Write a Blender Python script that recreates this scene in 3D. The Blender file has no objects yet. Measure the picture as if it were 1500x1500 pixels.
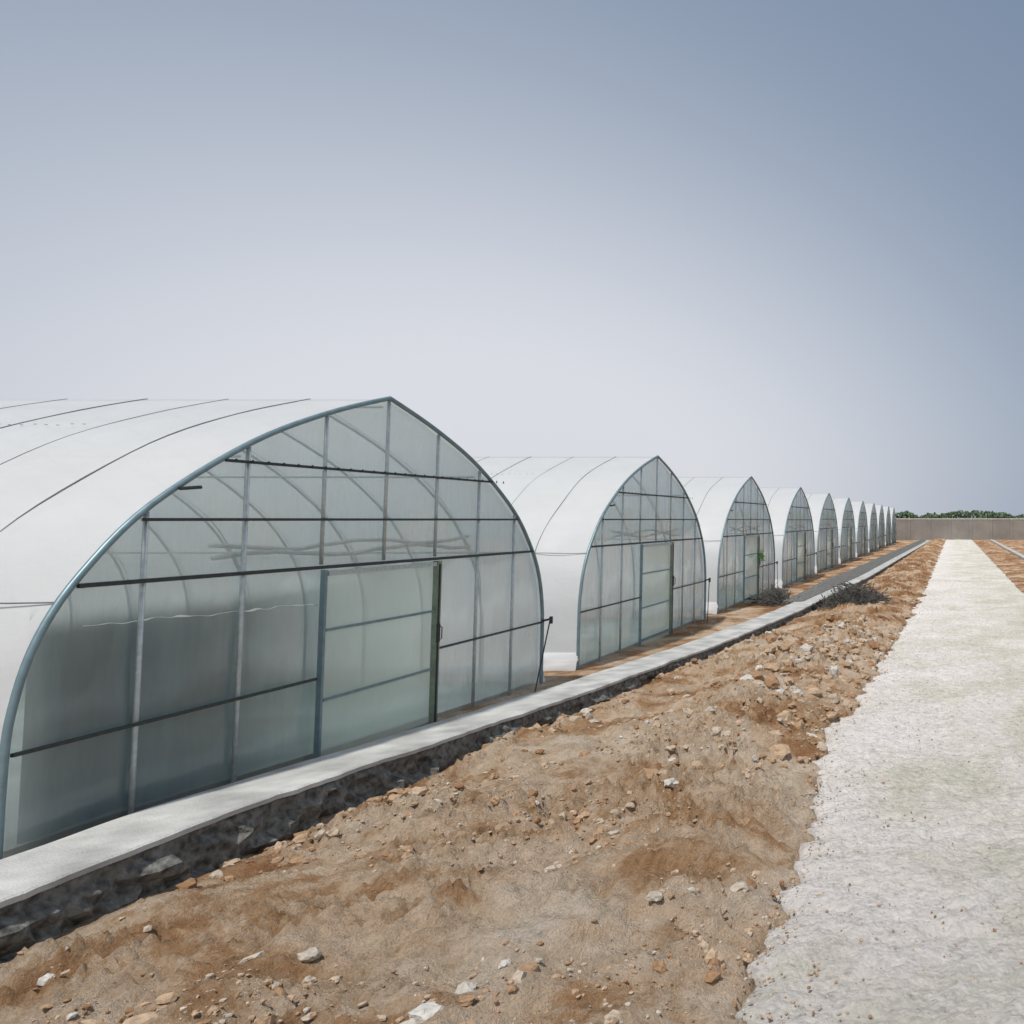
import bpy, math, random
from mathutils import Vector, noise
random.seed(7)
S=bpy.context.scene
S.view_settings.view_transform='Standard'; S.view_settings.look='None'; S.view_settings.exposure=0
N=noise.noise
# ---------------------------------------------------------------- helpers
def interp(tab,v):
    if v<=tab[0][0]: return tab[0][1]
    for (a,b),(c,d) in zip(tab,tab[1:]):
        if v<=c:
            t=(v-a)/(c-a); return b+(d-b)*t
    return tab[-1][1]
def sm(a,b,x):
    t=max(0,min(1,(x-a)/(b-a))); return t*t*(3-2*t)
class MB:
    def __init__(s): s.v=[];s.f=[];s.m=[]
    def add(s,vs,fs,mi=0):
        o=len(s.v); s.v+= [tuple(p) for p in vs]; s.f+=[tuple(i+o for i in f) for f in fs]; s.m+=[mi]*len(fs)
    def box(s,a,b,mi=0):
        x0,y0,z0=a;x1,y1,z1=b
        s.add([(x0,y0,z0),(x1,y0,z0),(x1,y1,z0),(x0,y1,z0),(x0,y0,z1),(x1,y0,z1),(x1,y1,z1),(x0,y1,z1)],
              [(0,3,2,1),(4,5,6,7),(0,1,5,4),(1,2,6,5),(2,3,7,6),(3,0,4,7)],mi)
    def tube(s,pts,r,n=8,mi=0,cap=True):
        pts=[Vector(p) for p in pts]; vs=[];fs=[]
        for i,p in enumerate(pts):
            d=(pts[min(i+1,len(pts)-1)]-pts[max(i-1,0)]).normalized()
            up=Vector((1,0,0)) if abs(d.x)<.8 else Vector((0,0,1))
            a=d.cross(up).normalized(); b=d.cross(a)
            rr=r[i] if isinstance(r,list) else r
            for k in range(n):
                t=2*math.pi*(k+.5)/n
                vs.append(p+a*math.cos(t)*rr+b*math.sin(t)*rr)
        for i in range(len(pts)-1):
            for k in range(n):
                k2=(k+1)%n
                fs.append((i*n+k,i*n+k2,(i+1)*n+k2,(i+1)*n+k))
        if cap:
            fs.append(tuple(range(n))[::-1]); fs.append(tuple((len(pts)-1)*n+k for k in range(n)))
        s.add(vs,fs,mi)
    def mesh(s,name,mats,smooth=False):
        me=bpy.data.meshes.new(name); me.from_pydata(s.v,[],s.f); me.update()
        for m in mats: me.materials.append(m)
        me.polygons.foreach_set('material_index',s.m)
        if smooth: me.polygons.foreach_set('use_smooth',[True]*len(me.polygons))
        return me
def obj(name,me,parent=None,loc=(0,0,0)):
    o=bpy.data.objects.new(name,me); o.location=loc
    S.collection.objects.link(o)
    if parent: o.parent=parent
    return o
def mat(name):
    m=bpy.data.materials.new(name); m.use_nodes=True
    nt=m.node_tree; nt.nodes.clear()
    out=nt.nodes.new('ShaderNodeOutputMaterial')
    def nd(t,**k):
        n=nt.nodes.new(t)
        for a,b in k.items():
            if a.startswith('_'): setattr(n,a[1:],b)
            else: n.inputs[a.replace('__',' ')].default_value=b
        return n
    return m,nt,nd,out
def ramp(nd,stops):
    r=nd('ShaderNodeValToRGB'); e=r.color_ramp.elements
    while len(e)<len(stops): e.new(.5)
    for el,(p,c) in zip(e,stops):
        el.position=p; el.color=(c[0],c[1],c[2],1) if not isinstance(c,(int,float)) else (c,c,c,1)
    return r
def simple(name,col,rough=.6,metal=0,var=.25,scale=8,bump=.1,bs=60):
    m,nt,nd,out=mat(name); L=nt.links.new
    tc=nd('ShaderNodeTexCoord'); n=nd('ShaderNodeTexNoise',Scale=scale,Detail=8.0); L(tc.outputs['Object'],n.inputs['Vector'])
    r=ramp(nd,[(.3,[c*(1-var) for c in col]),(.7,[min(1,c*(1+var)) for c in col])]); L(n.outputs['Fac'],r.inputs[0])
    p=nd('ShaderNodeBsdfPrincipled',Roughness=rough,Metallic=metal); L(r.outputs[0],p.inputs['Base Color'])
    n2=nd('ShaderNodeTexNoise',Scale=bs,Detail=6.0); L(tc.outputs['Object'],n2.inputs['Vector'])
    b=nd('ShaderNodeBump',Strength=bump,Distance=.02); L(n2.outputs['Fac'],b.inputs['Height']); L(b.outputs[0],p.inputs['Normal'])
    L(p.outputs[0],out.inputs[0]); return m
def film(name,col,trans,tl=.45,bump=.12,gloss=.08,rough=.25,stretch=(1,1,1),dirt=.1,grad=None,tint=(.93,.97,.95)):
    m,nt,nd,out=mat(name); L=nt.links.new
    tc=nd('ShaderNodeTexCoord'); mp=nd('ShaderNodeMapping'); mp.inputs['Scale'].default_value=stretch
    L(tc.outputs['Object'],mp.inputs['Vector'])
    n=nd('ShaderNodeTexNoise',Scale=1.3,Detail=7.0,Roughness=.6); L(mp.outputs[0],n.inputs['Vector'])
    r=ramp(nd,[(.3,[c*(1-dirt) for c in col]),(.65,col)]); L(n.outputs['Fac'],r.inputs[0])
    b=nd('ShaderNodeBump',Strength=bump,Distance=.08); L(n.outputs['Fac'],b.inputs['Height'])
    d=nd('ShaderNodeBsdfDiffuse'); t=nd('ShaderNodeBsdfTranslucent')
    for q in (d,t): L(r.outputs[0],q.inputs[0]); L(b.outputs[0],q.inputs['Normal'])
    m1=nd('ShaderNodeMixShader'); m1.inputs[0].default_value=tl; L(d.outputs[0],m1.inputs[1]); L(t.outputs[0],m1.inputs[2])
    tr=nd('ShaderNodeBsdfTransparent'); tr.inputs[0].default_value=(*tint,1)
    n3=nd('ShaderNodeMapRange'); n3.inputs['From Min'].default_value=.3; n3.inputs['From Max'].default_value=.7
    n3.inputs['To Min'].default_value=trans*.85; n3.inputs['To Max'].default_value=min(1,trans*1.15); L(n.outputs['Fac'],n3.inputs['Value'])
    fac=n3.outputs[0]
    if grad:   # painted shade fades out towards one end and the top
        sp=nd('ShaderNodeSeparateXYZ'); L(tc.outputs['Object'],sp.inputs[0])
        for ax,lo,hi in grad:
            g1=nd('ShaderNodeMapRange',_interpolation_type='SMOOTHSTEP'); g1.inputs['From Min'].default_value=lo; g1.inputs['From Max'].default_value=hi
            L(sp.outputs[ax],g1.inputs['Value'])
            mm=nd('ShaderNodeMath',_operation='MAXIMUM'); L(fac,mm.inputs[0]); L(g1.outputs[0],mm.inputs[1]); fac=mm.outputs[0]
    m2=nd('ShaderNodeMixShader'); L(fac,m2.inputs[0]); L(m1.outputs[0],m2.inputs[1]); L(tr.outputs[0],m2.inputs[2])
    g=nd('ShaderNodeBsdfGlossy',Roughness=rough); L(b.outputs[0],g.inputs['Normal'])
    fr=nd('ShaderNodeFresnel',IOR=1.45); mu=nd('ShaderNodeMath',_operation='MULTIPLY'); mu.inputs[1].default_value=gloss*10
    L(fr.outputs[0],mu.inputs[0])
    m3=nd('ShaderNodeMixShader'); L(mu.outputs[0],m3.inputs[0]); L(m2.outputs[0],m3.inputs[1]); L(g.outputs[0],m3.inputs[2])
    L(m3.outputs[0],out.inputs[0]); return m
# ---------------------------------------------------------------- materials
M_roof=film('roof_film',(.93,.94,.955),.08,tl=.52,bump=.3,gloss=.05,rough=.4,dirt=.07,stretch=(.6,1,1),tint=(1,1,1))
M_gable=film('gable_film',(.89,.97,.95),.62,tl=.62,bump=.14,gloss=.13,rough=.08,stretch=(1,2.5,.5),dirt=.10,tint=(.96,1,.99))
M_door=film('door_film',(.87,.95,.89),.48,tl=.60,bump=.10,gloss=.10,rough=.10,stretch=(1,2,.6),dirt=.12,tint=(.95,.99,.97))
M_galv=simple('galvanised_steel',(.42,.48,.49),.45,.4,.15,20,.02)
M_edge=simple('arch_steel',(.17,.25,.28),.45,.4,.15,10,.02)
M_dark=simple('dark_bar',(.03,.04,.04),.5,.2,.3,20,.02)
M_strap=simple('strap',(.13,.14,.16),.6,0,.5,1.5,.02)
M_green=simple('door_frame_paint',(.20,.25,.19),.5,.2,.2,12,.05)
M_kerb=simple('kerb_concrete',(.41,.415,.40),.85,0,.30,2.5,.5,50)
M_found=simple('foundation_rubble',(.13,.13,.12),.95,0,.7,14,1.0,25)
M_wall=simple('brick_wall_render',(.22,.205,.19),.9,0,.15,.6,.3,8)
M_cope=simple('wall_coping',(.50,.49,.48),.9,0,.1,2,.2,8)
M_twig=simple('dry_twigs',(.085,.082,.075),.9,0,.5,5,.1)
M_mat=simple('weed_mat',(.34,.42,.40),.9,0,.25,1.2,.2)
M_shade=film('gable_shade_sheet',(.015,.10,.13),.02,tl=.2,bump=.1,gloss=.0,dirt=.4,stretch=(1,2,.7),grad=[(1,-2.7,.8),(2,1.75,2.0)])  # added sheet: its dark colour stands in for shade in the near gable
M_glint=simple('glint_white',(.8,.82,.82),.35,0,.1,5,.3,8)  # white for the painted sheen line on the gable film
def leafmat(name,c):
    m,nt,nd,out=mat(name); L=nt.links.new
    g=nd('ShaderNodeNewGeometry'); r=ramp(nd,[(0,[x*.5 for x in c]),(1,[x*1.5 for x in c])]); L(g.outputs['Random Per Island'],r.inputs[0])
    p=nd('ShaderNodeBsdfPrincipled',Roughness=.6); L(r.outputs[0],p.inputs['Base Color']); L(p.outputs[0],out.inputs[0]); return m
M_leaf=leafmat('foliage',(.045,.085,.03)); M_leaf2=leafmat('bright_foliage',(.12,.34,.04))
# rubble
def rubmat():
    m,nt,nd,out=mat('rubble'); L=nt.links.new
    g=nd('ShaderNodeNewGeometry')
    r=ramp(nd,[(0,(.28,.155,.075)),(.3,(.40,.26,.155)),(.7,(.50,.375,.26)),(.92,(.48,.43,.36)),(1,(.60,.58,.54))]); L(g.outputs['Random Per Island'],r.inputs[0])
    tc=nd('ShaderNodeTexCoord'); n=nd('ShaderNodeTexNoise',Scale=30.0,Detail=6.0); L(tc.outputs['Object'],n.inputs['Vector'])
    mx=nd('ShaderNodeMix',_data_type='RGBA',_blend_type='MULTIPLY'); mx.inputs[0].default_value=.7
    L(r.outputs[0],mx.inputs[6]); r2=ramp(nd,[(.3,.5),(.7,1.0)]); L(n.outputs['Fac'],r2.inputs[0]); L(r2.outputs[0],mx.inputs[7])
    p=nd('ShaderNodeBsdfPrincipled',Roughness=.95); L(mx.outputs[2],p.inputs['Base Color'])
    b=nd('ShaderNodeBump',Strength=.8,Distance=.02); L(n.outputs['Fac'],b.inputs['Height']); L(b.outputs[0],p.inputs['Normal'])
    L(p.outputs[0],out.inputs[0]); return m
M_rub=rubmat()
# soil
def soilmat():
    m,nt,nd,out=mat('soil'); L=nt.links.new
    tc=nd('ShaderNodeTexCoord'); V=tc.outputs['Object']
    n1=nd('ShaderNodeTexNoise',Scale=.62,Detail=12.0,Roughness=.72,Distortion=.6); L(V,n1.inputs['Vector'])
    n2=nd('ShaderNodeTexNoise',Scale=9.0,Detail=12.0,Roughness=.78); L(V,n2.inputs['Vector'])
    n3=nd('ShaderNodeTexNoise',Scale=55.0,Detail=5.0,Roughness=.7); L(V,n3.inputs['Vector'])
    n4=nd('ShaderNodeTexNoise',Scale=2.6,Detail=10.0,Roughness=.7); L(V,n4.inputs['Vector'])
    sx=nd('ShaderNodeSeparateXYZ'); L(V,sx.inputs[0])
    a=nd('ShaderNodeMapRange'); a.inputs['From Min'].default_value=10; a.inputs['From Max'].default_value=32; a.inputs['To Min'].default_value=.0; a.inputs['To Max'].default_value=-.08
    L(sx.outputs[1],a.inputs['Value'])
    s=nd('ShaderNodeMath',_operation='ADD'); L(n1.outputs['Fac'],s.inputs[0]); L(a.outputs[0],s.inputs[1])
    r=ramp(nd,[(.36,(.30,.145,.06)),(.43,(.46,.28,.145)),(.48,(.62,.46,.315)),(.58,(.69,.565,.43)),(.70,(.70,.625,.53))]); L(s.outputs[0],r.inputs[0])
    r4=ramp(nd,[(.36,(.74,.66,.58)),(.48,(.97,.96,.95)),(.62,(1.06,1.06,1.08))]); L(n4.outputs['Fac'],r4.inputs[0])
    m4=nd('ShaderNodeMix',_data_type='RGBA',_blend_type='MULTIPLY'); m4.inputs[0].default_value=1; L(r.outputs[0],m4.inputs[6]); L(r4.outputs[0],m4.inputs[7])
    r2=ramp(nd,[(.31,.45),(.43,.86),(.52,1.0),(.7,1.12)]); L(n2.outputs['Fac'],r2.inputs[0])
    mx=nd('ShaderNodeMix',_data_type='RGBA',_blend_type='MULTIPLY'); mx.inputs[0].default_value=.9; L(m4.outputs[2],mx.inputs[6]); L(r2.outputs[0],mx.inputs[7])
    r3=ramp(nd,[(.35,.65),(.6,1.08)]); L(n3.outputs['Fac'],r3.inputs[0])
    mx2=nd('ShaderNodeMix',_data_type='RGBA',_blend_type='MULTIPLY'); mx2.inputs[0].default_value=.5; L(mx.outputs[2],mx2.inputs[6]); L(r3.outputs[0],mx2.inputs[7])
    p=nd('ShaderNodeBsdfPrincipled',Roughness=.97); L(mx2.outputs[2],p.inputs['Base Color'])
    ad=nd('ShaderNodeMath',_operation='ADD'); L(n2.outputs['Fac'],ad.inputs[0]); L(n3.outputs['Fac'],ad.inputs[1])
    b=nd('ShaderNodeBump',Strength=.9,Distance=.07); L(ad.outputs[0],b.inputs['Height']); L(b.outputs[0],p.inputs['Normal'])
    L(p.outputs[0],out.inputs[0]); return m
M_soil=soilmat()
def pathmat():
    m,nt,nd,out=mat('rough_path'); L=nt.links.new
    tc=nd('ShaderNodeTexCoord'); V=tc.outputs['Object']
    n1=nd('ShaderNodeTexNoise',Scale=.6,Detail=10.0,Roughness=.7); L(V,n1.inputs['Vector'])
    n2=nd('ShaderNodeTexNoise',Scale=10.0,Detail=12.0,Roughness=.82); L(V,n2.inputs['Vector'])
    n3=nd('ShaderNodeTexVoronoi',Scale=22.0); L(V,n3.inputs['Vector'])
    sx=nd('ShaderNodeSeparateXYZ'); L(V,sx.inputs[0])
    a=nd('ShaderNodeMapRange'); a.inputs['From Min'].default_value=-1.2; a.inputs['From Max'].default_value=1.2; a.inputs['To Min'].default_value=.15; a.inputs['To Max'].default_value=-.01
    L(sx.outputs[0],a.inputs['Value'])
    s=nd('ShaderNodeMath',_operation='ADD'); L(n1.outputs['Fac'],s.inputs[0]); L(a.outputs[0],s.inputs[1])
    r=ramp(nd,[(.3,(.50,.48,.39)),(.44,(.60,.58,.49)),(.58,(.73,.69,.64)),(.73,(.79,.75,.72))]); L(s.outputs[0],r.inputs[0])
    r2=ramp(nd,[(.32,.40),(.44,.86),(.53,1.02),(.70,1.12)]); L(n2.outputs['Fac'],r2.inputs[0])
    mx=nd('ShaderNodeMix',_data_type='RGBA',_blend_type='MULTIPLY'); mx.inputs[0].default_value=.95; L(r.outputs[0],mx.inputs[6]); L(r2.outputs[0],mx.inputs[7])
    p=nd('ShaderNodeBsdfPrincipled',Roughness=.95); L(mx.outputs[2],p.inputs['Base Color'])
    mu=nd('ShaderNodeMath',_operation='MULTIPLY'); mu.inputs[1].default_value=-.4; L(n3.outputs['Distance'],mu.inputs[0])
    ad=nd('ShaderNodeMath',_operation='ADD'); L(n2.outputs['Fac'],ad.inputs[0]); L(mu.outputs[0],ad.inputs[1])
    b=nd('ShaderNodeBump',Strength=.9,Distance=.07); L(ad.outputs[0],b.inputs['Height']); L(b.outputs[0],p.inputs['Normal'])
    L(p.outputs[0],out.inputs[0]); return m
M_path=pathmat()
# ---------------------------------------------------------------- terrain tables
G=[(4,.2),(7,.18),(9,.08),(13,-.07),(18,-.13),(60,-.16),(110,-.3)]
KI=[(2,-6.8),(6.8,-6.78),(8.6,-6.72),(12.8,-6.42),(19,-5.75),(24.5,-5.3),(40,-4.6),(95,-3.6),(118,-3.3)]
KW=.76
PL=[(2,-1.15),(8.1,-1.38),(11,-1.72),(16,-1.42),(32,-1.05),(97,-.6),(118,-.5)]
PR=[(2,3.1),(30,3.0),(118,3.4)]
def gz(Y): return interp(G,Y)
def pl(Y): return interp(PL,Y)+.24*N(Vector((0,Y*.8,3)))+.22*N(Vector((5,Y*2.8,3)))+.13*N(Vector((5,Y*9,3)))
def clods(X,Y):
    v=Vector((X,Y,0))
    w=v+Vector((N(v*1.7+Vector((3,1,0))),N(v*1.7+Vector((8,5,0))),0))*.3
    dens=sm(-.2,.3,N(v*.55+Vector((2,7,0))))
    a=.10*N(v*.8)+.10*N(w*2.1+Vector((9,2,0)))
    a+=(.3+dens)*(.14*(.3-abs(N(w*3.9)))+.13*(.3-abs(N(w*8.5)))+.08*N(w*16))
    return a+.024*N(v*30)
SB=[(2,-.13),(9,-.17),(14,-.24),(30,-.27)]
def ground(X,Y):
    ki=interp(KI,Y); ko=ki+KW
    if X<ki+.1: return gz(Y)-.02+ (.03*N(Vector((X,Y,0))*2)*sm(-6.97,-6.8,X))
    if X<ko-.12: return gz(Y)-.06 if Y<130 else -.3
    t=X-ko; P=pl(Y); PRr=interp(PR,Y)
    far=interp(SB,Y)
    c=clods(X,Y)
    if X<P:
        w=P-ko
        k=sm(0,.5,t)*sm(0,.5,P-X)
        m=.15*math.exp(-((t-w*.5)/(w*.38))**2)*(1+1.2*N(Vector((X*.5,Y*.4,7))))
        heap=.24*math.exp(-((Y-17)/4.5)**2)*math.exp(-((X+2.6)/.8)**2)
        return far-.03*(1-sm(0,.45,t))+m+heap+c*(.4+.75*k)+(-.28-far-.02)*(1-sm(0,.5,P-X))
    if X<PRr: return -.41
    k=sm(0,.5,X-PRr)
    return -.30+ c*.6*k
# ground sheet
xs=[-1500,-600,-200,-80,-40,-20,-12,-9,-8]
x=-7.4
while x<6.5: xs.append(x); x+=(.032 if x<-1 else .09)
xs+=[7,8,10,14,20,30,60,150,500,1500]
ys=[-300,-60,-10,0,2]
y=3.6
while y<125: ys.append(y); y+=max(.03,y*.004)
ys+=[135,160,250,500,1000,2500]
b=MB(); nx=len(xs)
vs=[(X,Y,ground(X,Y) if 2<Y<130 else -.3) for Y in ys for X in xs]
fs=[(j*nx+i,j*nx+i+1,(j+1)*nx+i+1,(j+1)*nx+i) for j in range(len(ys)-1) for i in range(nx-1)]
b.add(vs,fs); obj('ground',b.mesh('ground',[M_soil],True))
# path
b=MB(); ys2=[y for y in ys if 2<=y<=120]; nc=100; vs=[]
for Y in ys2:
    a=pl(Y); c=interp(PR,Y)+.12*N(Vector((9,Y*.8,1)))
    for i in range(nc+1):
        t=i/nc
        X=a+(c-a)*t
        v=Vector((X,Y,0)); z=-.235+.035*N(v*1.1)+.025*N(v*4)+.026*N(v*9)+.018*N(v*22)
        e=min(t,1-t)*(c-a)
        z+=-.05*(1-sm(0,.3,e))
        if i==0 or i==nc: z=-.5
        vs.append((X if 0<i<nc else X+(-.03 if i==0 else .03),Y,z))
fs=[(j*(nc+1)+i,j*(nc+1)+i+1,(j+1)*(nc+1)+i+1,(j+1)*(nc+1)+i) for j in range(len(ys2)-1) for i in range(nc)]
b.add(vs,fs); obj('path',b.mesh('path',[M_path],True))
# kerb with foundation
kp=bpy.data.objects.new('concrete_kerb',None); S.collection.objects.link(kp)
b=MB(); f=MB(); vs=[];vf=[]
yk=[]; y=3
while y<116: yk.append(y); y+=max(.09,y*.01)
for Y in yk:
    a=interp(KI,Y)+.012*N(Vector((1,Y*1.5,0))); c=a+KW+.03*N(Vector((4,Y*1.1,0)))+.03*N(Vector((4,Y*6,0))); z=gz(Y)+.09+.008*N(Vector((2,Y*2,0)))
    vs+=[(a,Y,z-.5),(a,Y,z-.01),(a+.02,Y,z),(c-.02,Y,z),(c,Y,z-.012),(c,Y,z-.05)]
    for k in range(7):
        t=k/6; vf.append((c-.04+.09*t+.14*N(Vector((k*1.7,Y*3.2,2)))*min(1,t*3)+.10*N(Vector((k*3.7,Y*9,2)))*min(1,t*3),Y,z-.045-.5*t))
n=6
fs=[(j*n+i,(j+1)*n+i,(j+1)*n+i+1,j*n+i+1) for j in range(len(yk)-1) for i in range(n-1)]
b.add(vs,fs); obj('coping',b.mesh('coping',[M_kerb]),kp)
n=7
fs=[(j*n+i,(j+1)*n+i,(j+1)*n+i+1,j*n+i+1) for j in range(len(yk)-1) for i in range(n-1)]
f.add(vf,fs); obj('rubble_foundation',f.mesh('rubble_foundation',[M_found]),kp)
# drain wall on the inner side farther down the row
b=MB(); vs=[]
yd=[y for y in yk if 27<y<112]
for Y in yd:
    a=interp(KI,Y)-.05; z=gz(Y)+.09; t=.2*sm(27,36,Y)
    vs+=[(a-.3,Y,z-.4),(a-.3,Y,z+.04+t),(a-.12,Y,z+.04+t),(a+.32,Y,z+.015),(a+.33,Y,z-.3)]
fs=[(j*5+i,(j+1)*5+i,(j+1)*5+i+1,j*5+i+1) for j in range(len(yd)-1) for i in range(4)]
b.add(vs,fs); b.add(vs[:5],[(0,1,2,3,4)])
obj('drain_wall',b.mesh('drain_wall',[M_found]))
# far-side kerb
b=MB(); 
for k in range(22):
    y0=14+k*4.6
    b.box((5.3+k*.02,y0,-.5),(5.75+k*.02,y0+4.57,-.12+.01*random.random()))
obj('kerb_edging',b.mesh('kerb_edging',[M_kerb]))
# rubble
import bmesh
def icos(n):
    ico=bmesh.new(); bmesh.ops.create_icosphere(ico,subdivisions=n,radius=1); iv=[v.co.copy() for v in ico.verts]; iff=[tuple(v.index for v in f.verts) for f in ico.faces]; ico.free(); return iv,iff
I2=icos(2); I1=icos(1)
b=MB()
def rock(X,Y,s,z=None):
    V,F=I2 if s>.03 else I1
    sx,sy,sz=[s*random.uniform(.6,1.3) for _ in range(3)]; sz*=.7
    o=Vector((random.random()*50,random.random()*50,0)); a=random.random()*6.3; ca,sa=math.cos(a),math.sin(a)
    if z is None: z=ground(X,Y)
    out=[]
    for v in V:
        k=1+.6*N(v*1.3+o)+.3*N(v*3.1+o)
        p=Vector((v.x*sx*k,v.y*sy*k,v.z*sz*k))
        out.append((X+p.x*ca-p.y*sa,Y+p.x*sa+p.y*ca,z+p.z+sz*.1))
    b.add(out,F)
for i in range(27000):
    Y=4+ (random.random()**1.7)*50
    P=pl(Y); ko=interp(KI,Y)+KW
    X=ko+.1+random.random()*(P-ko-.1)
    dens=.25+1.9*N(Vector((X*.7,Y*.6,4)))
    if random.random()>dens+.1: continue
    s=.006+.02*random.random()**2.5
    if random.random()<.05: s=random.uniform(.025,.07)
    rock(X,Y,s)
for i in range(1000):
    Y=random.gauss(16.5,3.4); X=-2.5+random.gauss(0,.65)
    if X>pl(Y): X=pl(Y)-.1
    rock(X,Y,random.uniform(.02,.15)*random.random()**1.7+.012)
for cx,cy in((-2.3,9.4),(-3.4,7.8),(-2.2,12.0),(-3.9,11.5),(-4.8,9.2),(-3.2,9.8)):
    for i in range(60): rock(cx+random.gauss(0,.3),cy+random.gauss(0,.4),.008+.055*random.random()**2.2)
for i in range(700):
    Y=5+random.random()**1.5*60; X=pl(Y)-abs(random.gauss(0,.22))+.05
    if N(Vector((3,Y*.9,0)))<-.1: continue
    rock(X,Y,random.uniform(.010,.04)*random.uniform(.5,1),z=-.27+.03*random.random())
for i in range(450):
    Y=4+random.random()*18; X=interp(KI,Y)+KW+.05+abs(random.gauss(0,.3))
    if N(Vector((7,Y*.8,0)))<-.12: continue
    rock(X,Y,.012+.07*random.random()**2)
for i in range(2200):
    Y=4.5+random.random()**2*30; X=pl(Y)+.06+min(random.expovariate(1.3),4)
    rock(X,Y,random.uniform(.004,.014),z=-.237)
obj('rubble',b.mesh('rubble',[M_rub]))
# ---------------------------------------------------------------- greenhouse
CP=[(0,4.2),(1.0,3.88),(1.97,3.46),(2.95,2.83),(3.5,2.26),(3.79,1.79),(3.93,1.3),(3.97,.8),(3.97,-.45)]
HW=3.97
def half():
    pts=[]
    P=[(-.95,4.46)]+CP+[(HW,-1)]
    for i in range(1,len(P)-2):
        p0,p1,p2,p3=P[i-1:i+3]
        for k in range(5):
            t=k/5
            pts.append(tuple(.5*((2*p1[c])+(-p0[c]+p2[c])*t+(2*p0[c]-5*p1[c]+4*p2[c]-p3[c])*t*t+(-p0[c]+3*p1[c]-3*p2[c]+p3[c])*t**3) for c in (0,1)))
    pts.append(CP[-1]); return pts
H=half()
PROF=[(-a,z) for a,z in H[::-1]]+H[1:]
def ztop(y):
    y=abs(y)
    for (a,z),(c,w) in zip(H,H[1:]):
        if a<=y<=c and c>a: return z+(w-z)*(y-a)/(c-a)
    return 0
def yat(z):
    for (a,q),(c,w) in zip(H,H[1:]):
        if w<=z<=q: return a+(c-a)*(q-z)/(q-w)
    return HW
def off(i,r):
    p0=PROF[max(0,i-1)];p1=PROF[min(len(PROF)-1,i+1)]
    dx,dz=p1[0]-p0[0],p1[1]-p0[1]; l=math.hypot(dx,dz)
    return (PROF[i][0]-dz/l*r,PROF[i][1]+dx/l*r)
LEN=32
b=MB(); cols=[]; nr=LEN*4
for j in range(nr+1):
    X=-j/4
    sag=.0 if j%4==0 else (.020 if j%2 else .028)
    for i,(yy,z) in enumerate(PROF):
        o=off(i,-sag if z<4.1 else 0)
        w=.02*N(Vector((X*1.2,yy,z)))+(.03*N(Vector((X*2.6,yy*2,z*.6))) if z<2 else 0)
        if j<2: w*=j/2
        cols.append((X,o[0]+(w if z<3.9 else 0),o[1]))
n=len(PROF)
b.add(cols,[(j*n+i,j*n+i+1,(j+1)*n+i+1,(j+1)*n+i) for j in range(nr) for i in range(n-1)])
ME_roof=b.mesh('roof_film',[M_roof],True)
b=MB(); ny=110; nz=40; vs=[];fs=[]
for i in range(ny+1):
    yy=-(HW-.02)+2*(HW-.02)*i/ny; zt=ztop(yy)-.01 if abs(yy)<HW-.04 else .9
    for k in range(nz+1):
        z=-.4+(zt+.4)*k/nz
        vs.append((-.030+.018*N(Vector((yy*1.1,z*1.5,2)))+.006*N(Vector((yy*5,z*.7,2))),yy,z))
for i in range(ny):
    for k in range(nz): fs.append((i*(nz+1)+k,(i+1)*(nz+1)+k,(i+1)*(nz+1)+k+1,i*(nz+1)+k+1))
b.add(vs,fs); ME_gable=b.mesh('gable_film',[M_gable],True)
b=MB(); b.tube([(.02,)+off(i,.012) for i in range(n)],.028,8); ME_arch=b.mesh('end_arch',[M_edge],True)
b=MB()
for k in range(1,LEN+1): b.tube([(-k,)+off(i,-.05) for i in range(0,n,2)],.018,6)
for yy,z in((0,4.1),(-2,3.33),(2,3.33),(-3.4,2.15),(3.4,2.15)): b.tube([(-.07,yy,z),(-LEN,yy,z)],.014,6)
ME_hoop=b.mesh('hoops',[M_galv],True)
b=MB()
for k in range(1,LEN+1):
    r=.0065 if k%2 else .0035
    b.tube([(-k+.02*math.sin(i*.5+k),)+off(i,.004) for i in range(n)],r,5)
for s in(-1,1):
    b.tube([(-k*.4,s*(yat(2.05)+.012+.012*N(Vector((k*.5,s,1)))),2.05+.02*N(Vector((k*.6,s,7)))) for k in range(81)],.006,6)
for k in range(22):
    q=random.uniform(-.015,.015); b.tube([(-2.2-k*.13+q,-(yat(3.70))-.012,3.712+q*.5),(-2.23-k*.13+q,-(yat(3.70))-.012,3.712+q*.5)],.004,4)
ME_strap=b.mesh('straps',[M_strap],True)
b=MB()
for s in(-1,1):
    b.tube([(.04-k*.4,s*(HW+.03+.02*N(Vector((k*.9,s,0)))),.06+.03*N(Vector((k*.6,s,4)))) for k in range(80)],.035,8)
    vs=[]
    for k in range(321):
        X=.03-k*.1
        for q in range(6):
            vs.append((X,s*(HW+.015+.025*q+.05*q/5*N(Vector((X*2,q*.6,s)))),.20-.065*q+.05*N(Vector((X*3,q*.9,5)))*q/5))
    b.add(vs,[(k*6+q,(k+1)*6+q,(k+1)*6+q+1,k*6+q+1) for k in range(320) for q in range(5)])
ME_roll=b.mesh('side_skirt',[M_roof],True)
b=MB()
for yy in(-3,-2,2,3): b.tube([(.012,yy,-.4),(.012,yy,ztop(yy)-.02)],.022,8)
for yy in(-1,0,1): b.tube([(.012,yy,2.2),(.012,yy,ztop(yy)-.02)],.020,8)
ME_post=b.mesh('posts',[M_galv],True)
b=MB()
def bar(y0,y1,z,r=.02,x=.045):
    b.box((x-r,y0,z-r),(x+r,y1,z+r))
yb=yat(2.17)-.02; bar(-yb,yb,2.17,.018)
yb=yat(2.70)-.05; bar(-yb,yb,2.70,.014)
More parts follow.
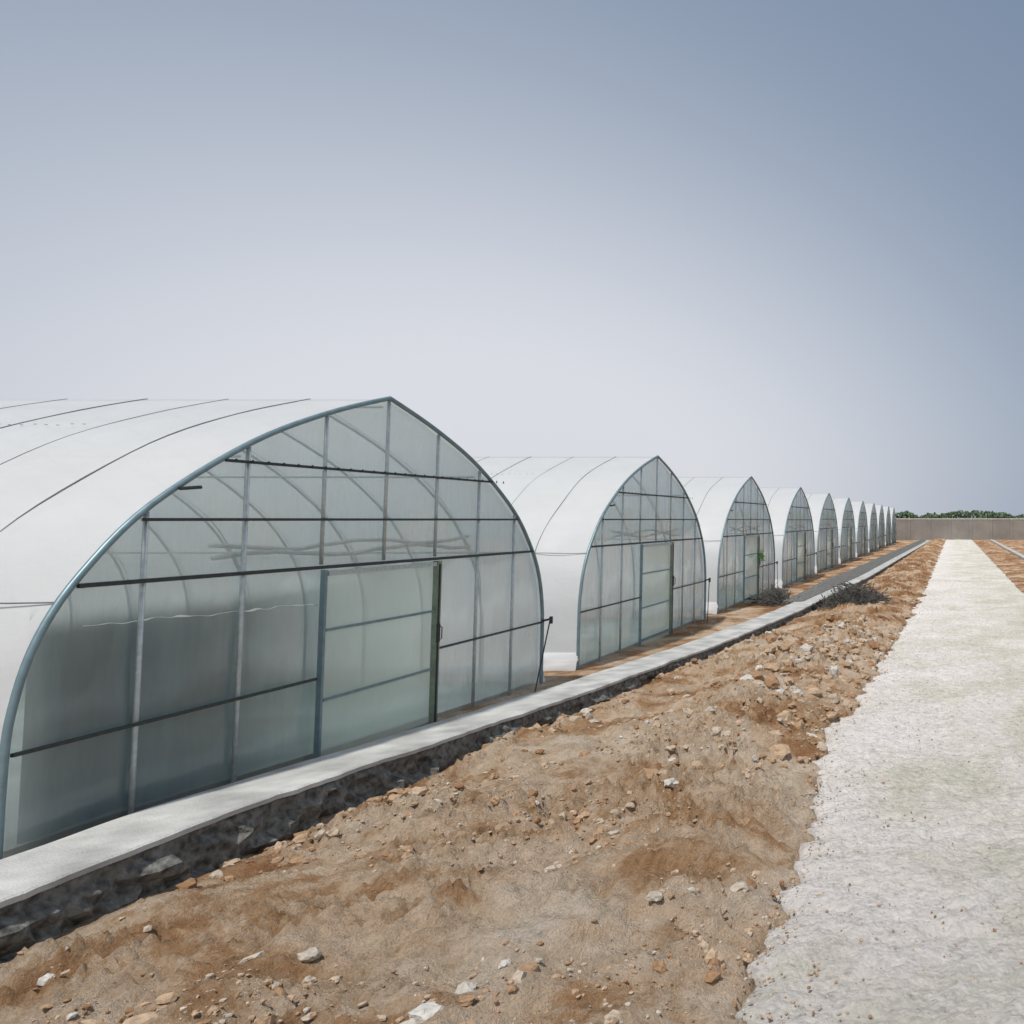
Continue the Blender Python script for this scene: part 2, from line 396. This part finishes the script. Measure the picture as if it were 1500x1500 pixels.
yb=yat(3.27)-.02; bar(-yb,yb,3.27,.014)
bar(-HW+.02,-1.05,.95,.014); bar(1.05,HW-.02,.95,.014)
b.tube([(.05,HW-.04,.97),(.10,4.12,.98)],.02,6); b.tube([(.10,4.10,1.0),(.35,3.1,-.15)],.012,6); b.tube([(.10,4.12,1.02),(.10,4.12,.9)],.032,6)
b.tube([(.06,-2.75,2.98),(.06,-2.55,3.0)],.018,6)
for k in range(26):
    yy=-2.2+k*.19; b.box((.060,yy,3.27-.014),(.066,yy+.02,3.27+.022))
ME_bar=b.mesh('gable_bars',[M_dark])
b=MB()
b.box((.03,-1.025,-.3),(.085,-.99,2.14),1)
b.box((.03,.945,-.3),(.10,1.03,2.14),0)
b.box((.085,.965,-.2),(.115,.985,2.10),2)
b.box((.05,-.98,2.075),(.09,.935,2.125),3)
b.box((.05,-.98,-.05),(.08,.935,.0),1)
for z in(1.47,.70): b.box((.055,-.98,z-.014),(.085,.935,z+.014),1)
b.box((.10,.95,1.05),(.135,.98,1.30),2)
b.tube([(.135,.965,1.08),(.165,.965,1.1),(.165,.965,1.25),(.135,.965,1.27)],.008,6,2)
ME_door=b.mesh('door_frame',[M_green,M_edge,M_dark,M_galv])
b=MB(); vs=[]
for i in range(25):
    for k in range(25):
        yy=-.98+1.915*i/24; z=-.3+2.37*k/24
        vs.append((.042+.008*N(Vector((yy*2,z*2,5))),yy,z))
b.add(vs,[(i*25+k,(i+1)*25+k,(i+1)*25+k+1,i*25+k+1) for i in range(24) for k in range(24)])
ME_dfilm=b.mesh('door_film',[M_door],True)
b=MB()
for q,(z0,ph) in enumerate(((2.33,0),(2.42,2.0))):
    b.tube([(-.11-.03*q,-2.2+k*.12,z0+.035*math.sin(k*.33+ph)+.02*N(Vector((k*.3,q,1)))) for k in range(36)],.026,6)
ME_cur=b.mesh('rolled_curtain',[M_galv],True)
def floor(name,h):
    b=MB(); vs=[]
    for i in range(17):
        yy=-3.85+7.7*i/16
        for k in range(2): vs.append((-.08-k*31.8,yy,(gz(10.1+yy)+.03 if h==0 else -.09)))
    b.add(vs,[(i*2,i*2+2,i*2+3,i*2+1) for i in range(16)]); return b.mesh(name,[M_mat])
FL=[floor('floor_mat',0),floor('floor_mat',1)]
parts=[('roof_film',ME_roof),('gable_film',ME_gable),('end_arch',ME_arch),('hoops',ME_hoop),('straps',ME_strap),('side_skirt',ME_roll),
       ('posts',ME_post),('gable_bars',ME_bar),('door_frame',ME_door),('door_film',ME_dfilm),('rolled_curtain',ME_cur)]
for h in range(11):
    e=bpy.data.objects.new('greenhouse',None); S.collection.objects.link(e)
    e.location=(-7+random.uniform(-.03,.03)*(h>0),10.08+h*9.335,random.uniform(-.02,.02)*(h>0))
    for nm,me in parts: obj(nm,me,e)
    obj('floor_mat',FL[min(h,1)],e)
    obj('back_gable_film',ME_gable,e,(-LEN,0,0))
    if h==0:
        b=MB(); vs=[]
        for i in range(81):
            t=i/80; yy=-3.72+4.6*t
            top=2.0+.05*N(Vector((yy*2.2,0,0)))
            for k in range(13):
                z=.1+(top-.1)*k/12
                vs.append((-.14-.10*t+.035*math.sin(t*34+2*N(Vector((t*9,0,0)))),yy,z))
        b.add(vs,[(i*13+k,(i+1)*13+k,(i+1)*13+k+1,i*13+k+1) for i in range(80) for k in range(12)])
        obj('gable_shade_sheet',b.mesh('gable_shade_sheet',[M_shade],True),e)  # made-up sheet behind the film, darkens the gable's lower left
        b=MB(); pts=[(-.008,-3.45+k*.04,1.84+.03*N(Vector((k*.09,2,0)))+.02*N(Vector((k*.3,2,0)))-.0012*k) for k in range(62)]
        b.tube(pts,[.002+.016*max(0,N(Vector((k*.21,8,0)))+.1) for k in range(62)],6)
        obj('fold_glint',b.mesh('fold_glint',[M_glint],True),e)  # white tube in place of light glinting along a crease in the film
# ---------------------------------------------------------------- brush piles
def brush(name,cx,cy,rx,ry,h,cnt):
    b=MB()
    for i in range(cnt):
        a=random.random()*6.28; r=math.sqrt(random.random())
        X=cx+rx*r*math.cos(a); Y=cy+ry*r*math.sin(a); base=ground(X,Y)
        z=base+random.random()*h*(1-r*r)
        d=Vector((random.gauss(0,1),random.gauss(0,.7),random.gauss(0,.4))).normalized(); l=random.uniform(.15,.5)
        w=Vector((random.gauss(0,.12),random.gauss(0,.12),random.gauss(0,.1)))
        p=Vector((X,Y,z)); pts=[p-d*l,p+w*.5,p+d*l*.7+w]
        for q in pts: q.z=max(q.z,ground(q.x,q.y)+.01)
        r0=random.uniform(.006,.02); b.tube(pts,[r0,r0*.8,r0*.3],4)
    obj(name,b.mesh(name,[M_twig]))
brush('brush_pile',-3.15,27.5,1.05,1.5,.70,900)
brush('brush_pile',-6.0,28.0,.5,1.1,.50,350)
# ---------------------------------------------------------------- leafy things
def leaves(name,m,cnt,fn,s):
    b=MB()
    for i in range(cnt):
        p=fn()
        u=Vector((random.gauss(0,1),random.gauss(0,1),random.gauss(0,1))).normalized(); w=u.orthogonal().normalized(); k=s*random.uniform(.5,1.3)
        b.add([p-u*k,p-w*k*.5,p+u*k,p+w*k*.5],[(0,1,2,3)])
    return b.mesh(name,[m])
def tl():
    X=random.uniform(-70,110); top=1.35+.75*N(Vector((X*.12,0,0)))+.6*N(Vector((X*.45,3,0)))+.3*N(Vector((X*1.4,3,0)))
    return Vector((X,150+random.gauss(0,1.5),2.2+random.random()**.8*max(.3,top+.4)))
me=leaves('tree_line',M_leaf,26000,tl,.28)
b=MB(); b.v=[tuple(v.co) for v in me.vertices]; b.f=[tuple(p.vertices) for p in me.polygons]; b.m=[0]*len(b.f)
for k in range(60):
    X=-70+k*3+random.random(); b.tube([(X,150,-.4),(X+.2,150,1.6),(X+.1,150.2,3)],[.16,.12,.05],6,1)
obj('tree_line',b.mesh('tree_line',[M_leaf,M_twig]))
hp=leaves('hanging_plant',M_leaf2,110,lambda:Vector((-6.8+random.gauss(0,.05),29.6+random.gauss(0,.06),1.38+random.gauss(0,.10))),.045)
obj('hanging_plant',hp)
# ---------------------------------------------------------------- boundary wall
b=MB(); b.box((-60,119,-.6),(120,119.24,2.72),0)
b.box((-60,118.95,2.722),(120,119.29,2.86),1)
for k in range(60): b.box((-60+k*3,118.9,-.6),(-59.65+k*3,118.998,2.72),0)
obj('boundary_wall',b.mesh('boundary_wall',[M_wall,M_cope]))
# ---------------------------------------------------------------- light
sd=Vector((-.14,-.44,.89)).normalized()
el=math.asin(sd.z); rot=math.atan2(sd.x,sd.y)
W=bpy.data.worlds.new("World"); S.world=W; W.use_nodes=True; nt=W.node_tree; nt.nodes.clear(); L=nt.links.new
def nd(t,**k):
    n=nt.nodes.new(t)
    for a,v in k.items(): setattr(n,a,v)
    return n
def mth(op,a,bb=None):
    n=nd('ShaderNodeMath',operation=op)
    for i,q in enumerate((a,bb)):
        if q is None: continue
        if isinstance(q,(int,float)): n.inputs[i].default_value=q
        else: L(q,n.inputs[i])
    return n.outputs[0]
sky=nd('ShaderNodeTexSky',sky_type='NISHITA'); sky.sun_disc=False; sky.sun_elevation=el; sky.sun_rotation=rot; sky.air_density=1.2; sky.dust_density=4; sky.ozone_density=1.5
tc=nd('ShaderNodeTexCoord'); sx=nd('ShaderNodeSeparateXYZ'); L(tc.outputs['Generated'],sx.inputs[0]); X,Y,Z=sx.outputs
ln=mth('SQRT',mth('ADD',mth('ADD',mth('MULTIPLY',X,X),mth('MULTIPLY',Y,Y)),1e-5))
az=math.radians(-30)
ca=mth('DIVIDE',mth('ADD',mth('MULTIPLY',X,math.sin(az)),mth('MULTIPLY',Y,math.cos(az))),ln)
zz=mth('MAXIMUM',Z,0.0)
v=mth('DIVIDE',1.72,mth('ADD',mth('ADD',1.0,mth('MULTIPLY',mth('SUBTRACT',1.0,ca),5.0)),mth('MULTIPLY',mth('MULTIPLY',zz,zz),5.2)))
back=nd('ShaderNodeMapRange'); back.interpolation_type='SMOOTHSTEP'; L(ca,back.inputs['Value']); back.inputs['From Min'].default_value=.62; back.inputs['From Max'].default_value=-.2; back.inputs['To Min'].default_value=0; back.inputs['To Max'].default_value=1  # added sky glow behind the camera, brightens the gables
hi=mth('MULTIPLY',back.outputs[0],mth('SUBTRACT',1.4,mth('MULTIPLY',zz,.6)))
v=mth('MAXIMUM',v,hi)
pos=mth('DIVIDE',v,1.5)
cr=nd('ShaderNodeValToRGB'); e=cr.color_ramp.elements; e.new(.5); e.new(.8)
for el_,(p,c) in zip(e,[(.30,(1.9,2.6,3.75)),(.50,(3.05,3.7,4.8)),(.74,(5.7,6.1,6.9)),(1.0,(7.8,7.9,8.4))]): el_.position=p; el_.color=(*[q/10 for q in c],1)
cr.color_ramp.interpolation='B_SPLINE'
L(pos,cr.inputs[0])
sc=nd('ShaderNodeVectorMath',operation='SCALE'); L(cr.outputs[0],sc.inputs[0]); sc.inputs['Scale'].default_value=10
mx=nd('ShaderNodeMix',data_type='RGBA'); mx.inputs[0].default_value=.9; L(sky.outputs[0],mx.inputs[6]); L(sc.outputs[0],mx.inputs[7])
bg=nd('ShaderNodeBackground'); bg.inputs[1].default_value=.1; L(mx.outputs[2],bg.inputs[0])
ow=nd('ShaderNodeOutputWorld'); L(bg.outputs[0],ow.inputs[0])
sl=bpy.data.lights.new('sun','SUN'); sl.energy=3.7; sl.angle=math.radians(2); sl.color=(1,.95,.88)
so=bpy.data.objects.new('sun',sl); S.collection.objects.link(so); so.rotation_euler=sd.to_track_quat('Z','Y').to_euler(); so.location=(0,0,30)
# ---------------------------------------------------------------- camera
ph=3.0; fpx=1190; vx,vy=1390,761
c=bpy.data.cameras.new('camera'); c.sensor_width=36; c.lens=36*fpx/1500
yp=vy-fpx*math.tan(math.radians(ph))
c.shift_x=(750-vx)/1500; c.shift_y=(yp-750)/1500
c.clip_start=.05; c.clip_end=6000
co=bpy.data.objects.new('camera',c); S.collection.objects.link(co); co.location=(0,0,2.7); co.rotation_euler=(math.radians(90+ph),0,0)
S.camera=co
